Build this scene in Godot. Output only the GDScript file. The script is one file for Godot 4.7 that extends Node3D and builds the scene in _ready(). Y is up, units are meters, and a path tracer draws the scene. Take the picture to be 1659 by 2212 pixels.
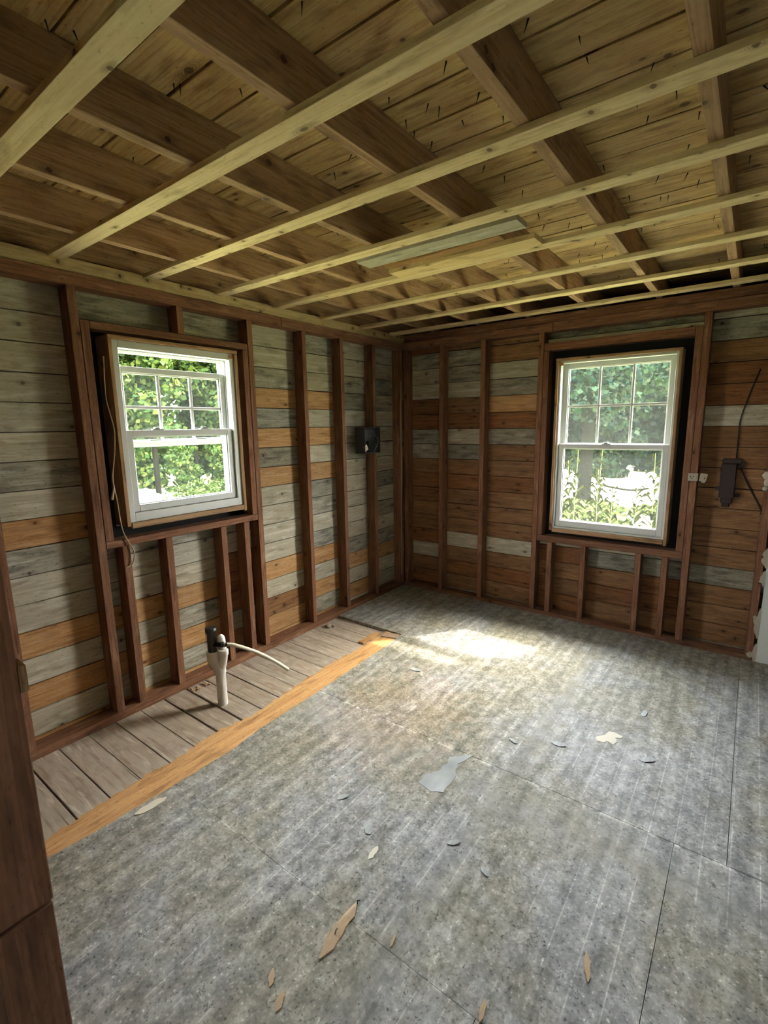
extends Node3D
# A gutted room: stud walls with old sheathing boards, a strapped ceiling under a board roof deck,
# two double-hung windows, a worn floor. Metres, y up, the far corner of the room at the origin.

var rng := RandomNumberGenerator.new()
var IDX := PackedInt32Array()
var M := {}
var used := {}

# ------------------------------------------------------------------ camera, sky, sun
func setup_view() -> void:
	var cam := Camera3D.new()
	cam.name = "camera"
	var yaw := 0.6474
	var pitch := -0.1761
	var roll := -0.0157
	var fw := Vector3(-sin(yaw) * cos(pitch), sin(pitch), -cos(yaw) * cos(pitch))
	var r0 := Vector3(cos(yaw), 0, -sin(yaw))
	var u0 := r0.cross(fw)
	var r := cos(roll) * r0 + sin(roll) * u0
	var u := -sin(roll) * r0 + cos(roll) * u0
	cam.transform = Transform3D(Basis(r, u, -fw), Vector3(2.5155, 1.501, 3.6348))
	cam.fov = rad_to_deg(2.0 * atan(1106.0 / 1048.786))
	cam.near = 0.05
	cam.far = 300.0
	add_child(cam)
	cam.current = true

	var env := Environment.new()
	env.background_mode = Environment.BG_SKY
	var sm := ProceduralSkyMaterial.new()
	sm.sky_top_color = Color(0.95, 0.975, 1.0)
	sm.sky_horizon_color = Color(1.0, 0.99, 0.97)
	sm.sky_curve = 0.3
	sm.ground_horizon_color = Color(0.5, 0.52, 0.45)
	sm.ground_bottom_color = Color(0.3, 0.32, 0.26)
	sm.sun_angle_max = 36.0   # hazy glow round the sun
	sm.sun_curve = 0.8
	var sky := Sky.new()
	sky.sky_material = sm
	env.sky = sky
	env.background_energy_multiplier = 60.0
	env.tonemap_mode = Environment.TONE_MAPPER_LINEAR
	env.tonemap_exposure = 1.14
	env.sdfgi_enabled = true
	env.ssao_enabled = true
	env.ssil_enabled = true
	var we := WorldEnvironment.new()
	we.name = "world_environment"
	we.environment = env
	add_child(we)

	var sun := DirectionalLight3D.new()
	sun.name = "sun"
	sun.light_color = Color(1.0, 0.965, 0.88)
	sun.light_energy = 3.6
	sun.light_angular_distance = 0.9
	sun.shadow_enabled = true
	sun.sky_mode = DirectionalLight3D.SKY_MODE_LIGHT_AND_SKY
	sun.transform = Transform3D(Basis.looking_at(Vector3(-0.6, -1.0, 0.8).normalized(), Vector3.UP), Vector3(0, 5, 0))
	add_child(sun)

# ------------------------------------------------------------------ helpers
func numbered(n: String) -> String:
	if not used.has(n):
		used[n] = 0
		return n
	used[n] += 1
	return "%s_%03d" % [n, used[n]]

func thing(called: String, label: String, category: String, at := Vector3.ZERO, group := "") -> Node3D:
	var o := Node3D.new()
	o.name = numbered(called)
	o.position = at
	o.set_meta("label", label)
	o.set_meta("category", category)
	if group != "":
		o.set_meta("group", group)
	add_child(o)
	return o

func structure(called: String, at := Vector3.ZERO, turn := 0.0) -> Node3D:
	var o := Node3D.new()
	o.name = called
	o.position = at
	o.rotation.y = turn
	o.set_meta("kind", "structure")
	add_child(o)
	return o

func put(parent: Node, called: String, mesh: Mesh, m: Material, at := Vector3.ZERO) -> MeshInstance3D:
	var o := MeshInstance3D.new()
	o.name = called
	o.mesh = mesh
	o.material_override = m
	o.position = at
	parent.add_child(o, true)
	return o

func make_idx() -> void:
	var raw := []
	for a in 3:
		var b := (a + 1) % 3
		var c := (a + 2) % 3
		for sa in 2:
			var q := []
			for k in [[0, 0], [1, 0], [1, 1], [0, 1]]:
				q.append(((sa << a) | (k[0] << b) | (k[1] << c)) * 3 + a)
			raw.append([q[0], q[1], q[2]])
			raw.append([q[0], q[2], q[3]])
		for sa in 2:
			for sb in 2:
				var s0 := (sa << a) | (sb << b)
				var s1 := s0 | (1 << c)
				raw.append([s0 * 3 + a, s1 * 3 + a, s1 * 3 + b])
				raw.append([s0 * 3 + a, s1 * 3 + b, s0 * 3 + b])
	for s in 8:
		raw.append([s * 3, s * 3 + 1, s * 3 + 2])
	var P := corner_points(Vector3.ONE, 0.2)
	for t in raw:
		var n: Vector3 = (P[t[1]] - P[t[0]]).cross(P[t[2]] - P[t[0]])
		var mid: Vector3 = P[t[0]] + P[t[1]] + P[t[2]]
		if n.dot(mid) > 0:
			IDX.append_array(PackedInt32Array([t[0], t[2], t[1]]))
		else:
			IDX.append_array(PackedInt32Array([t[0], t[1], t[2]]))

func corner_points(h: Vector3, bev: float) -> PackedVector3Array:
	var P := PackedVector3Array()
	for s in 8:
		for a in 3:
			var p := Vector3.ZERO
			for k in 3:
				var sg := 1.0 if (s >> k) & 1 else -1.0
				p[k] = sg * (h[k] if k == a else h[k] - bev)
			P.append(p)
	return P

# chamfered box; texture runs along the longest side, 2 m by 0.25 m per repeat
func box_arrays(size: Vector3, bev: float, tint: Color, off: Vector2, along := -1) -> Array:
	var h := size * 0.5
	bev = minf(bev, minf(h.x, minf(h.y, h.z)) * 0.45)
	var P := corner_points(h, bev)
	var N := PackedVector3Array()
	var U := PackedVector2Array()
	var C := PackedColorArray()
	var L := along
	if L < 0:
		L = size.max_axis_index()
	for i in 24:
		var a := i % 3
		var n := Vector3.ZERO
		n[a] = signf(P[i][a])
		N.append(n)
		C.append(tint)
		var p := P[i]
		var uu := 0.0
		var vv := 0.0
		if a == L:
			uu = p[(L + 1) % 3] * 0.15
			vv = p[(L + 2) % 3]
		else:
			uu = p[L]
			vv = p[3 - L - a] + (0.07 * a) + (0.031 if n[a] > 0 else 0.0)
		U.append(Vector2(uu / 2.0, vv / 0.25) + off)
	var A := []
	A.resize(Mesh.ARRAY_MAX)
	A[Mesh.ARRAY_VERTEX] = P
	A[Mesh.ARRAY_NORMAL] = N
	A[Mesh.ARRAY_TEX_UV] = U
	A[Mesh.ARRAY_COLOR] = C
	A[Mesh.ARRAY_INDEX] = IDX
	return A

func box_mesh(size: Vector3, bev := 0.002, tint := Color.WHITE, along := -1) -> ArrayMesh:
	var m := ArrayMesh.new()
	m.add_surface_from_arrays(Mesh.PRIMITIVE_TRIANGLES, box_arrays(size, bev, tint, Vector2(rng.randf(), rng.randf()), along))
	return m

func vary(amount: float) -> Color:
	var k := 1.0 + rng.randf_range(-amount, amount)
	var w := rng.randf_range(-amount, amount) * 0.25
	return Color(k * (1.0 + w), k, k * (1.0 - w))

# one squared piece of wood or the like, from corner to corner
func piece(parent: Node, called: String, lo: Vector3, hi: Vector3, m: Material, tint := Color.WHITE, bev := 0.002, along := -1) -> MeshInstance3D:
	return put(parent, called, box_mesh(hi - lo, bev, tint, along), m, (lo + hi) * 0.5)

# several boxes joined into one part
func boxes(parent: Node, called: String, list: Array, m: Material, bev := 0.002) -> MeshInstance3D:
	var st := SurfaceTool.new()
	st.begin(Mesh.PRIMITIVE_TRIANGLES)
	for b in list:
		var lo: Vector3 = b[0]
		var hi: Vector3 = b[1]
		st.append_from(box_mesh(hi - lo, bev), 0, Transform3D(Basis.IDENTITY, (lo + hi) * 0.5))
	return put(parent, called, st.commit(), m)

# flat outline (x, z) extruded from y0 to y1, texture placed by scale and offset in x and z
func slab_mesh(pts: PackedVector2Array, y0: float, y1: float, uvo: Vector2, uvs: Vector2) -> ArrayMesh:
	var st := SurfaceTool.new()
	st.begin(Mesh.PRIMITIVE_TRIANGLES)
	var tri := Geometry2D.triangulate_polygon(pts)
	for side in 2:
		var y := y1 if side == 0 else y0
		var nn := Vector3.UP if side == 0 else Vector3.DOWN
		for t in range(0, tri.size(), 3):
			var q := [tri[t], tri[t + 1], tri[t + 2]]
			var a := pts[q[1]] - pts[q[0]]
			var b := pts[q[2]] - pts[q[0]]
			# seen from above with x right and z down, front faces run clockwise
			if (a.x * b.y - a.y * b.x > 0) != (side == 0):
				q = [q[0], q[2], q[1]]
			for k in q:
				st.set_normal(nn)
				st.set_uv((pts[k] - uvo) / uvs)
				st.set_color(Color.WHITE)
				st.add_vertex(Vector3(pts[k].x, y, pts[k].y))
	var area := 0.0
	for k in pts.size():
		var p := pts[k]
		var q := pts[(k + 1) % pts.size()]
		area += p.x * q.y - q.x * p.y
	for k in pts.size():
		var p := pts[k]
		var q := pts[(k + 1) % pts.size()]
		var d := (q - p).normalized()
		var n := Vector3(d.y, 0, -d.x) * signf(area)
		var v := [Vector3(p.x, y1, p.y), Vector3(q.x, y1, q.y), Vector3(q.x, y0, q.y), Vector3(p.x, y0, p.y)]
		var o := [0, 1, 2, 0, 2, 3]
		if (v[1] - v[0]).cross(v[2] - v[0]).dot(n) > 0:
			o = [0, 2, 1, 0, 3, 2]
		for i in o:
			st.set_normal(n)
			st.set_uv((Vector2(v[i].x, v[i].z) - uvo) / uvs)
			st.set_color(Color.WHITE)
			st.add_vertex(v[i])
	return st.commit()

# round tube along a path; radii may change from point to point
func tube_mesh(path: Array, rad: Array, sides := 10, capped := true) -> ArrayMesh:
	var st := SurfaceTool.new()
	st.begin(Mesh.PRIMITIVE_TRIANGLES)
	st.set_smooth_group(0)
	var rings := []
	var up := Vector3.UP
	var n := path.size()
	for i in n:
		var d: Vector3 = (path[mini(i + 1, n - 1)] - path[maxi(i - 1, 0)]).normalized()
		if absf(d.dot(up)) > 0.95:
			up = Vector3.RIGHT if absf(d.x) < 0.9 else Vector3.BACK
		var s := d.cross(up).normalized()
		up = s.cross(d).normalized()
		var ring := []
		for k in sides:
			var a := TAU * k / sides
			var r: float = rad[mini(i, rad.size() - 1)]
			ring.append(path[i] + (s * cos(a) + up * sin(a)) * r)
		rings.append(ring)
	for i in n - 1:
		for k in sides:
			var k2 := (k + 1) % sides
			for v in [rings[i][k], rings[i][k2], rings[i + 1][k2], rings[i][k], rings[i + 1][k2], rings[i + 1][k]]:
				st.add_vertex(v)
	if capped:
		for e in [0, n - 1]:
			for k in sides:
				var k2 := (k + 1) % sides
				var t := [path[e], rings[e][k2], rings[e][k]] if e == 0 else [path[e], rings[e][k], rings[e][k2]]
				st.set_smooth_group(-1)
				for v in t:
					st.add_vertex(v)
	st.generate_normals()
	return st.commit()

func spline(pts: Array, steps := 6) -> Array:
	var out := []
	var n := pts.size()
	for i in n - 1:
		var p0: Vector3 = pts[maxi(i - 1, 0)]
		var p1: Vector3 = pts[i]
		var p2: Vector3 = pts[i + 1]
		var p3: Vector3 = pts[mini(i + 2, n - 1)]
		for k in steps:
			out.append(p1.cubic_interpolate(p2, p0, p3, float(k) / steps))
	out.append(pts[n - 1])
	return out

# ------------------------------------------------------------------ textures
func noise_bytes(sd: int, freq: float, w: int, h: int, sx: int, sy: int, oct := 3, kind := FastNoiseLite.TYPE_SIMPLEX_SMOOTH) -> PackedByteArray:
	var f := FastNoiseLite.new()
	f.seed = sd
	f.noise_type = kind
	f.frequency = freq
	f.fractal_octaves = oct
	var img := f.get_seamless_image(maxi(8, w / sx), maxi(8, h / sy))
	img.convert(Image.FORMAT_L8)
	img.resize(w, h, Image.INTERPOLATE_CUBIC)
	return img.get_data()

# wood: length along x (2 m), width along y (0.25 m)
func wood_tex(sd: int, light: Color, dark: Color, rings: float, wander: float, grain: float, stain: Color, stain_at: float, speck: float, knots: int, pale := Color(0, 0, 0, 0), pale_at := 2.0) -> ImageTexture:
	var w := 1024
	var h := 256
	var S := noise_bytes(sd, 0.02, w, h, 16, 1, 3)
	var F := noise_bytes(sd + 1, 0.11, w, h, 10, 1, 2)
	var B := noise_bytes(sd + 2, 0.014, w, h, 2, 1, 5)
	var Q := noise_bytes(sd + 3, 0.03, w, h, 4, 1, 4)
	var K := noise_bytes(sd + 4, 0.07, w, h, 1, 1, 3)
	var out := PackedByteArray()
	out.resize(w * h * 3)
	var lr := light.r * 255.0
	var lg := light.g * 255.0
	var lb := light.b * 255.0
	var dr := dark.r * 255.0 - lr
	var dg := dark.g * 255.0 - lg
	var db := dark.b * 255.0 - lb
	var sr := stain.r * 255.0
	var sg := stain.g * 255.0
	var sb := stain.b * 255.0
	var i := 0
	for y in h:
		var yr := y * rings / h
		for x in w:
			var s := S[i] / 255.0
			var g := fposmod(yr + s * wander, 1.0)
			var t := 0.5 + (0.62 * (s - 0.5) + 0.55 * (F[i] / 255.0 - 0.5) + 0.75 * (g * g * g - 0.25) + 0.35 * (K[i] / 255.0 - 0.5)) * grain
			var r := lr + dr * t
			var gg := lg + dg * t
			var b := lb + db * t
			var m := clampf((B[i] / 255.0 - stain_at) * 2.2, 0.0, 1.0) * stain.a
			m += clampf((K[i] / 255.0 - speck) * 8.0, 0.0, 0.7) * stain.a
			if m > 0.0:
				m = minf(m, 0.9)
				r += (sr - r) * m
				gg += (sg - gg) * m
				b += (sb - b) * m
			var p := clampf((Q[i] / 255.0 - pale_at) * 4.0, 0.0, 1.0) * pale.a
			if p > 0.0:
				r += (pale.r * 255.0 - r) * p
				gg += (pale.g * 255.0 - gg) * p
				b += (pale.b * 255.0 - b) * p
			out[i * 3] = int(clampf(r, 0, 255))
			out[i * 3 + 1] = int(clampf(gg, 0, 255))
			out[i * 3 + 2] = int(clampf(b, 0, 255))
			i += 1
	var kr := RandomNumberGenerator.new()
	kr.seed = sd * 7 + 1
	for k in knots:
		var kx := kr.randi_range(40, w - 40)
		var ky := kr.randi_range(24, h - 24)
		var rx := kr.randf_range(3.0, 7.0)
		var ry := kr.randf_range(5.0, 11.0)
		for y in range(maxi(0, int(ky - ry * 2.6)), mini(h, int(ky + ry * 2.6))):
			for x in range(maxi(0, int(kx - rx * 5)), mini(w, int(kx + rx * 5))):
				var d := sqrt(pow((x - kx) / rx, 2) + pow((y - ky) / ry, 2))
				var dl := sqrt(pow((x - kx) / (rx * 2.0), 2) + pow((y - ky) / ry, 2))
				var m := 0.0
				if d < 1.0:
					m = 0.75
				elif dl < 2.4:
					m = (0.26 + 0.18 * sin(dl * 13.0)) * (2.4 - dl) / 1.6
				if m <= 0.0:
					continue
				var j := (y * w + x) * 3
				out[j] = int(lerpf(out[j], dark.r * 110.0, m))
				out[j + 1] = int(lerpf(out[j + 1], dark.g * 95.0, m))
				out[j + 2] = int(lerpf(out[j + 2], dark.b * 90.0, m))
	var img := Image.create_from_data(w, h, false, Image.FORMAT_RGB8, out)
	return ImageTexture.create_from_image(img)

# the worn grey adhesive on the underlayment: x 0.5 .. 2.9, z -0.1 .. 3.7
func floor_tex() -> ImageTexture:
	var w := 1200
	var h := 1900
	var A := noise_bytes(301, 0.012, w, h, 4, 4, 4)
	var B := noise_bytes(302, 0.030, w, h, 1, 1, 5)
	var C := noise_bytes(303, 0.10, w, h, 1, 1, 4)
	var D := noise_bytes(304, 0.035, w, h, 1, 10, 4)
	var E := noise_bytes(305, 0.016, w, h, 1, 1, 6)
	var G := noise_bytes(306, 0.22, w, h, 1, 1, 3)
	var out := PackedByteArray()
	out.resize(w * h * 3)
	var line := PackedFloat32Array()
	line.resize(w)
	for x in w:
		var xm := 0.5 + 2.4 * x / w
		var d := fposmod(xm - 0.02, 0.0815) - 0.04
		line[x] = clampf(1.0 - absf(d) / 0.0028, 0.0, 1.0)
	var brown := PackedFloat32Array()
	var seam := PackedFloat32Array()
	for y in h:
		var zm := -0.1 + 3.8 * y / h
		brown.append(exp(-pow((zm - 1.75) / 0.55, 2.0)))
		seam.append(maxf(clampf(1.0 - absf(zm - 1.832) / 0.014, 0.0, 1.0), clampf(1.0 - absf(zm - 2.72) / 0.008, 0.0, 1.0)))
	var bx := PackedFloat32Array()
	for x in w:
		bx.append(exp(-pow((0.5 + 2.4 * x / w - 1.15) / 0.42, 2.0)))
	var i := 0
	for y in h:
		for x in w:
			var a := A[i] / 255.0
			var b := B[i] / 255.0
			var c := C[i] / 255.0
			var e := E[i] / 255.0
			var g := G[i] / 255.0
			# olive glue over grey backing paper, brown where the paper wore through
			var k := clampf((a * 0.9 + e * 0.35 - 0.40) * 2.2, 0.0, 1.0)
			var r := 132.0 + 6.0 * k
			var gg := 129.5 + 9.0 * k
			var bb := 118.0 + 20.0 * k
			var wn := clampf((brown[y] * bx[x] + (e - 0.5) * 0.9 - 0.35) * 2.5, 0.0, 1.0)
			r += wn * 3.0
			gg -= wn * 3.5
			bb -= wn * 8.0
			var t := (c - 0.5) * 26.0 + (D[i] / 255.0 - 0.5) * 34.0 + (g - 0.5) * 18.0 + (e - 0.5) * 12.0
			# crumbs of paper stuck on, bare pits, fine cracks
			t += clampf((b - 0.57) * 14.0, 0.0, 1.0) * 9.0
			t -= clampf((0.42 - b) * 12.0, 0.0, 1.0) * 9.0
			t += clampf((g * 0.5 + c * 0.65 - 0.80) * 14.0, 0.0, 1.0) * 30.0
			t -= clampf((0.30 - g * 0.5 - c * 0.45) * 12.0, 0.0, 1.0) * 30.0
			var cr := absf(e - 0.5)
			if cr < 0.006 and b > 0.54:
				t -= 36.0
			var sc := line[x]
			if sc > 0.0:
				t += sc * clampf((b + a - 0.92) * 4.0, 0.0, 1.0) * 30.0
			var sm := seam[y]
			if sm > 0.0:
				t += sm * (clampf((b - 0.46) * 8.0, 0.0, 1.0) * 34.0 - 8.0)
			t *= 1.35
			r += t
			gg += t * 0.98
			bb += t * 0.94
			out[i * 3] = int(clampf(r, 20, 240))
			out[i * 3 + 1] = int(clampf(gg, 20, 240))
			out[i * 3 + 2] = int(clampf(bb, 16, 240))
			i += 1
	var img := Image.create_from_data(w, h, false, Image.FORMAT_RGB8, out)
	return ImageTexture.create_from_image(img)

# pale blue-grey backing paper
func backing_tex() -> ImageTexture:
	var w := 256
	var A := noise_bytes(411, 0.05, w, w, 1, 1, 5)
	var out := PackedByteArray()
	for i in w * w:
		var a := A[i] / 255.0
		out.append(int(128 + 52 * a))
		out.append(int(132 + 52 * a))
		out.append(int(132 + 52 * a))
	return ImageTexture.create_from_image(Image.create_from_data(w, w, false, Image.FORMAT_RGB8, out))

func lawn_tex() -> ImageTexture:
	var w := 256
	var A := noise_bytes(401, 0.03, w, w, 1, 1, 4)
	var out := PackedByteArray()
	for i in w * w:
		var a := A[i] / 255.0
		out.append(int(122 + 60 * a))
		out.append(int(126 + 58 * a))
		out.append(int(84 + 54 * a))
	return ImageTexture.create_from_image(Image.create_from_data(w, w, false, Image.FORMAT_RGB8, out))

func mat(tex: Texture2D, tint: Color, rough := 0.85, relief := 0.0) -> StandardMaterial3D:
	var m := StandardMaterial3D.new()
	m.albedo_color = tint
	if tex:
		m.albedo_texture = tex
		if relief > 0.0:
			m.heightmap_enabled = true
			m.heightmap_texture = tex
			m.heightmap_scale = relief
	m.roughness = rough
	m.vertex_color_use_as_albedo = true
	m.metallic_specular = 0.3
	return m

func plain(c: Color, rough := 0.6, metal := 0.0) -> StandardMaterial3D:
	var m := StandardMaterial3D.new()
	m.albedo_color = c
	m.roughness = rough
	m.metallic = metal
	return m

func make_materials() -> void:
	var grey := wood_tex(11, Color(0.684, 0.660, 0.589), Color(0.584, 0.556, 0.480), 3.0, 1.6, 0.75, Color(0.380, 0.361, 0.304, 0.75), 0.60, 0.76, 4, Color(0.760, 0.741, 0.684, 0.6), 0.56)
	var grey2 := wood_tex(23, Color(0.622, 0.608, 0.551), Color(0.508, 0.489, 0.432), 5.0, 2.4, 0.8, Color(0.332, 0.323, 0.285, 0.8), 0.50, 0.72, 5, Color(0.703, 0.694, 0.646, 0.6), 0.58)
	var pine := wood_tex(31, Color(0.720, 0.572, 0.398), Color(0.555, 0.412, 0.268), 4.0, 3.4, 0.9, Color(0.399, 0.275, 0.180, 0.7), 0.60, 0.80, 7, Color(0.722, 0.636, 0.513, 0.5), 0.62)
	var pine2 := wood_tex(47, Color(0.547, 0.421, 0.296), Color(0.405, 0.292, 0.194), 7.0, 4.2, 0.9, Color(0.275, 0.190, 0.134, 0.7), 0.55, 0.80, 10)
	var stud := wood_tex(53, Color(0.521, 0.381, 0.293), Color(0.391, 0.265, 0.195), 5.0, 2.0, 0.8, Color(0.205, 0.140, 0.107, 0.65), 0.64, 0.80, 3, Color(0.632, 0.502, 0.409, 0.45), 0.62)
	var strap := wood_tex(61, Color(0.87, 0.80, 0.64), Color(0.755, 0.665, 0.49), 3.0, 1.8, 0.7, Color(0.50, 0.43, 0.30, 0.6), 0.62, 0.82, 15)
	var deck := wood_tex(71, Color(0.79, 0.685, 0.49), Color(0.64, 0.52, 0.345), 4.0, 3.0, 0.8, Color(0.40, 0.29, 0.18, 0.7), 0.58, 0.82, 9, Color(0.82, 0.745, 0.56, 0.5), 0.58)
	var joist := wood_tex(83, Color(0.675, 0.555, 0.425), Color(0.525, 0.41, 0.295), 4.0, 2.4, 0.8, Color(0.315, 0.225, 0.155, 0.6), 0.58, 0.82, 5)
	var plank := wood_tex(97, Color(0.71, 0.67, 0.625), Color(0.62, 0.575, 0.53), 4.0, 2.0, 0.7, Color(0.42, 0.33, 0.27, 0.6), 0.60, 0.78, 2, Color(0.83, 0.80, 0.77, 0.7), 0.66)
	var ply := wood_tex(103, Color(0.82, 0.665, 0.475), Color(0.69, 0.52, 0.34), 2.0, 3.0, 0.8, Color(0.46, 0.33, 0.22, 0.6), 0.58, 0.74, 1)
	M.grey = mat(grey, Color.WHITE, 0.9, 0.05)
	M.grey2 = mat(grey2, Color.WHITE, 0.9, 0.05)
	M.pine = mat(pine, Color.WHITE, 0.85, 0.05)
	M.pine2 = mat(pine2, Color.WHITE, 0.85, 0.05)
	M.stud = mat(stud, Color.WHITE, 0.85, 0.05)
	M.strap = mat(strap, Color.WHITE, 0.8, 0.04)
	M.deck = mat(deck, Color.WHITE, 0.85, 0.05)
	M.joist = mat(joist, Color.WHITE, 0.85, 0.05)
	M.plank = mat(plank, Color.WHITE, 0.75, 0.05)
	M.ply = mat(ply, Color.WHITE, 0.85, 0.05)
	M.post = mat(stud, Color.WHITE, 0.6, 0.04)
	M.jamb = mat(joist, Color.WHITE, 0.7, 0.04)
	M.floor = mat(floor_tex(), Color.WHITE, 0.6, 0.12)
	M.backing = M.floor.duplicate()
	M.backing.detail_enabled = false
	M.backing.albedo_texture = backing_tex()
	M.backing.heightmap_enabled = false
	M.felt = plain(Color(0.075, 0.07, 0.065), 0.9)
	M.roof = plain(Color(0.12, 0.12, 0.12), 0.9)
	M.siding = plain(Color(0.75, 0.75, 0.72), 0.8)
	M.vinyl = plain(Color(0.77, 0.785, 0.775), 0.45)
	M.glass = StandardMaterial3D.new()
	M.glass.transparency = BaseMaterial3D.TRANSPARENCY_ALPHA
	M.glass.albedo_color = Color(0.86, 0.90, 0.88, 0.006)
	M.glass.roughness = 0.05
	M.dusty_glass = M.glass.duplicate()
	M.dusty_glass.albedo_color = Color(0.86, 0.90, 0.88, 0.022)
	M.latch = plain(Color(0.55, 0.56, 0.55), 0.5)
	M.tab = plain(Color(0.60, 0.42, 0.22), 0.7)
	M.drywall = plain(Color(0.80, 0.81, 0.79), 0.85)
	M.plaster = plain(Color(0.66, 0.62, 0.55), 0.95)
	M.pvc = plain(Color(0.95, 0.95, 0.94), 0.35)
	M.blackpipe = plain(Color(0.045, 0.04, 0.04), 0.4)
	M.hose = plain(Color(0.90, 0.88, 0.81), 0.4)
	M.steel = plain(Color(0.6, 0.6, 0.6), 0.35, 1.0)
	M.boxgrey = plain(Color(0.235, 0.24, 0.25), 0.5)
	M.darkbox = plain(Color(0.17, 0.115, 0.10), 0.8)
	M.black = plain(Color(0.03, 0.03, 0.032), 0.5)
	M.paper = plain(Color(0.80, 0.78, 0.72), 0.9)
	M.cord = plain(Color(0.62, 0.54, 0.43), 0.9)
	M.wire = plain(Color(0.09, 0.06, 0.05), 0.7)
	M.nail = plain(Color(0.10, 0.085, 0.075), 0.6)
	M.concrete = plain(Color(0.62, 0.60, 0.57), 0.9)
	M.lawn = mat(lawn_tex(), Color.WHITE, 0.95)
	M.lawn.uv1_triplanar = true
	M.lawn.uv1_world_triplanar = true
	M.lawn.uv1_scale = Vector3(0.4, 0.4, 0.4)
	M.bark = mat(joist, Color(0.125, 0.165, 0.195), 0.95, 0.2)
	M.bark.metallic_specular = 0.0
	M.leaf = StandardMaterial3D.new()
	M.leaf.albedo_color = Color.WHITE
	M.leaf.vertex_color_use_as_albedo = true
	M.leaf.roughness = 0.9
	M.leaf.metallic_specular = 0.0
	M.leaf.backlight_enabled = true
	M.leaf.backlight = Color(0.5, 0.55, 0.3)

# ------------------------------------------------------------------ walls
const TOP := 2.145        # underside of the top plates
const STRAP := 2.2466     # underside of the ceiling strapping
const JOIST := 2.2656     # underside of the joists
const DECK := 2.405       # underside of the roof deck

func stud_at(wall: Node3D, u0: float, u1: float, v0: float, v1: float, w0 := -0.09, w1 := 0.0, called := "stud") -> void:
	var o := piece(wall, called, Vector3(u0, v0, w0), Vector3(u1, v1, w1), M.stud, vary(0.13), 0.003)
	o.rotation.z = rng.randf_range(-0.0012, 0.0012)

func board_row(wall: Node3D, u0: float, u1: float, v0: float, v1: float, kind: String) -> void:
	var m: Material = M.grey
	var t := vary(0.16)
	match kind:
		"g": m = M.grey if rng.randf() < 0.65 else M.grey2
		"d":
			m = M.grey2
			t = t * Color(0.72, 0.72, 0.70)
		"o": m = M.pine
		"r":
			m = M.pine2
			t = t * Color(0.86, 0.72, 0.64)
		"p": m = M.pine2
	var out := rng.randf_range(-0.0018, 0.0018)
	var gap := rng.randf_range(0.0024, 0.0050)
	piece(wall, "board", Vector3(u0 + 0.0008, v0 + gap * 0.5, -0.111 + out), Vector3(u1 - 0.0008, v1 - gap * 0.5, -0.09 + out), m, t, 0.0022, 0)

func rows(wall: Node3D, u0: float, u1: float, y_first: float, pitch: float, lo: float, hi: float, kinds: String, from := 0) -> void:
	# row r lies between y_first - (r-1) pitch and y_first - r pitch
	for r in range(from, 18):
		var top := y_first - (r - 1) * pitch
		var bot := y_first - r * pitch
		top = minf(top, hi)
		bot = maxf(bot, lo)
		if top - bot < 0.012:
			continue
		var k := kinds[r] if r < kinds.length() else "g"
		board_row(wall, u0, u1, bot, top, k)

func siding_round(wall: Node3D, a: float, b: float, lo: float, hi: float, h: Array) -> void:
	# outer skin with one hole [u0, u1, v0, v1]: tar paper inside, painted outside
	for s in [[-0.118, -0.1125, M.felt, "tar_paper"], [-0.140, -0.1185, M.siding, "siding_panel"]]:
		for q in [[a, h[0], lo, hi], [h[1], b, lo, hi], [h[0], h[1], lo, h[2]], [h[0], h[1], h[3], hi]]:
			piece(wall, s[3], Vector3(q[0], q[2], s[0]), Vector3(q[1], q[3], s[1]), s[2], Color.WHITE, 0.0005)

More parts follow.
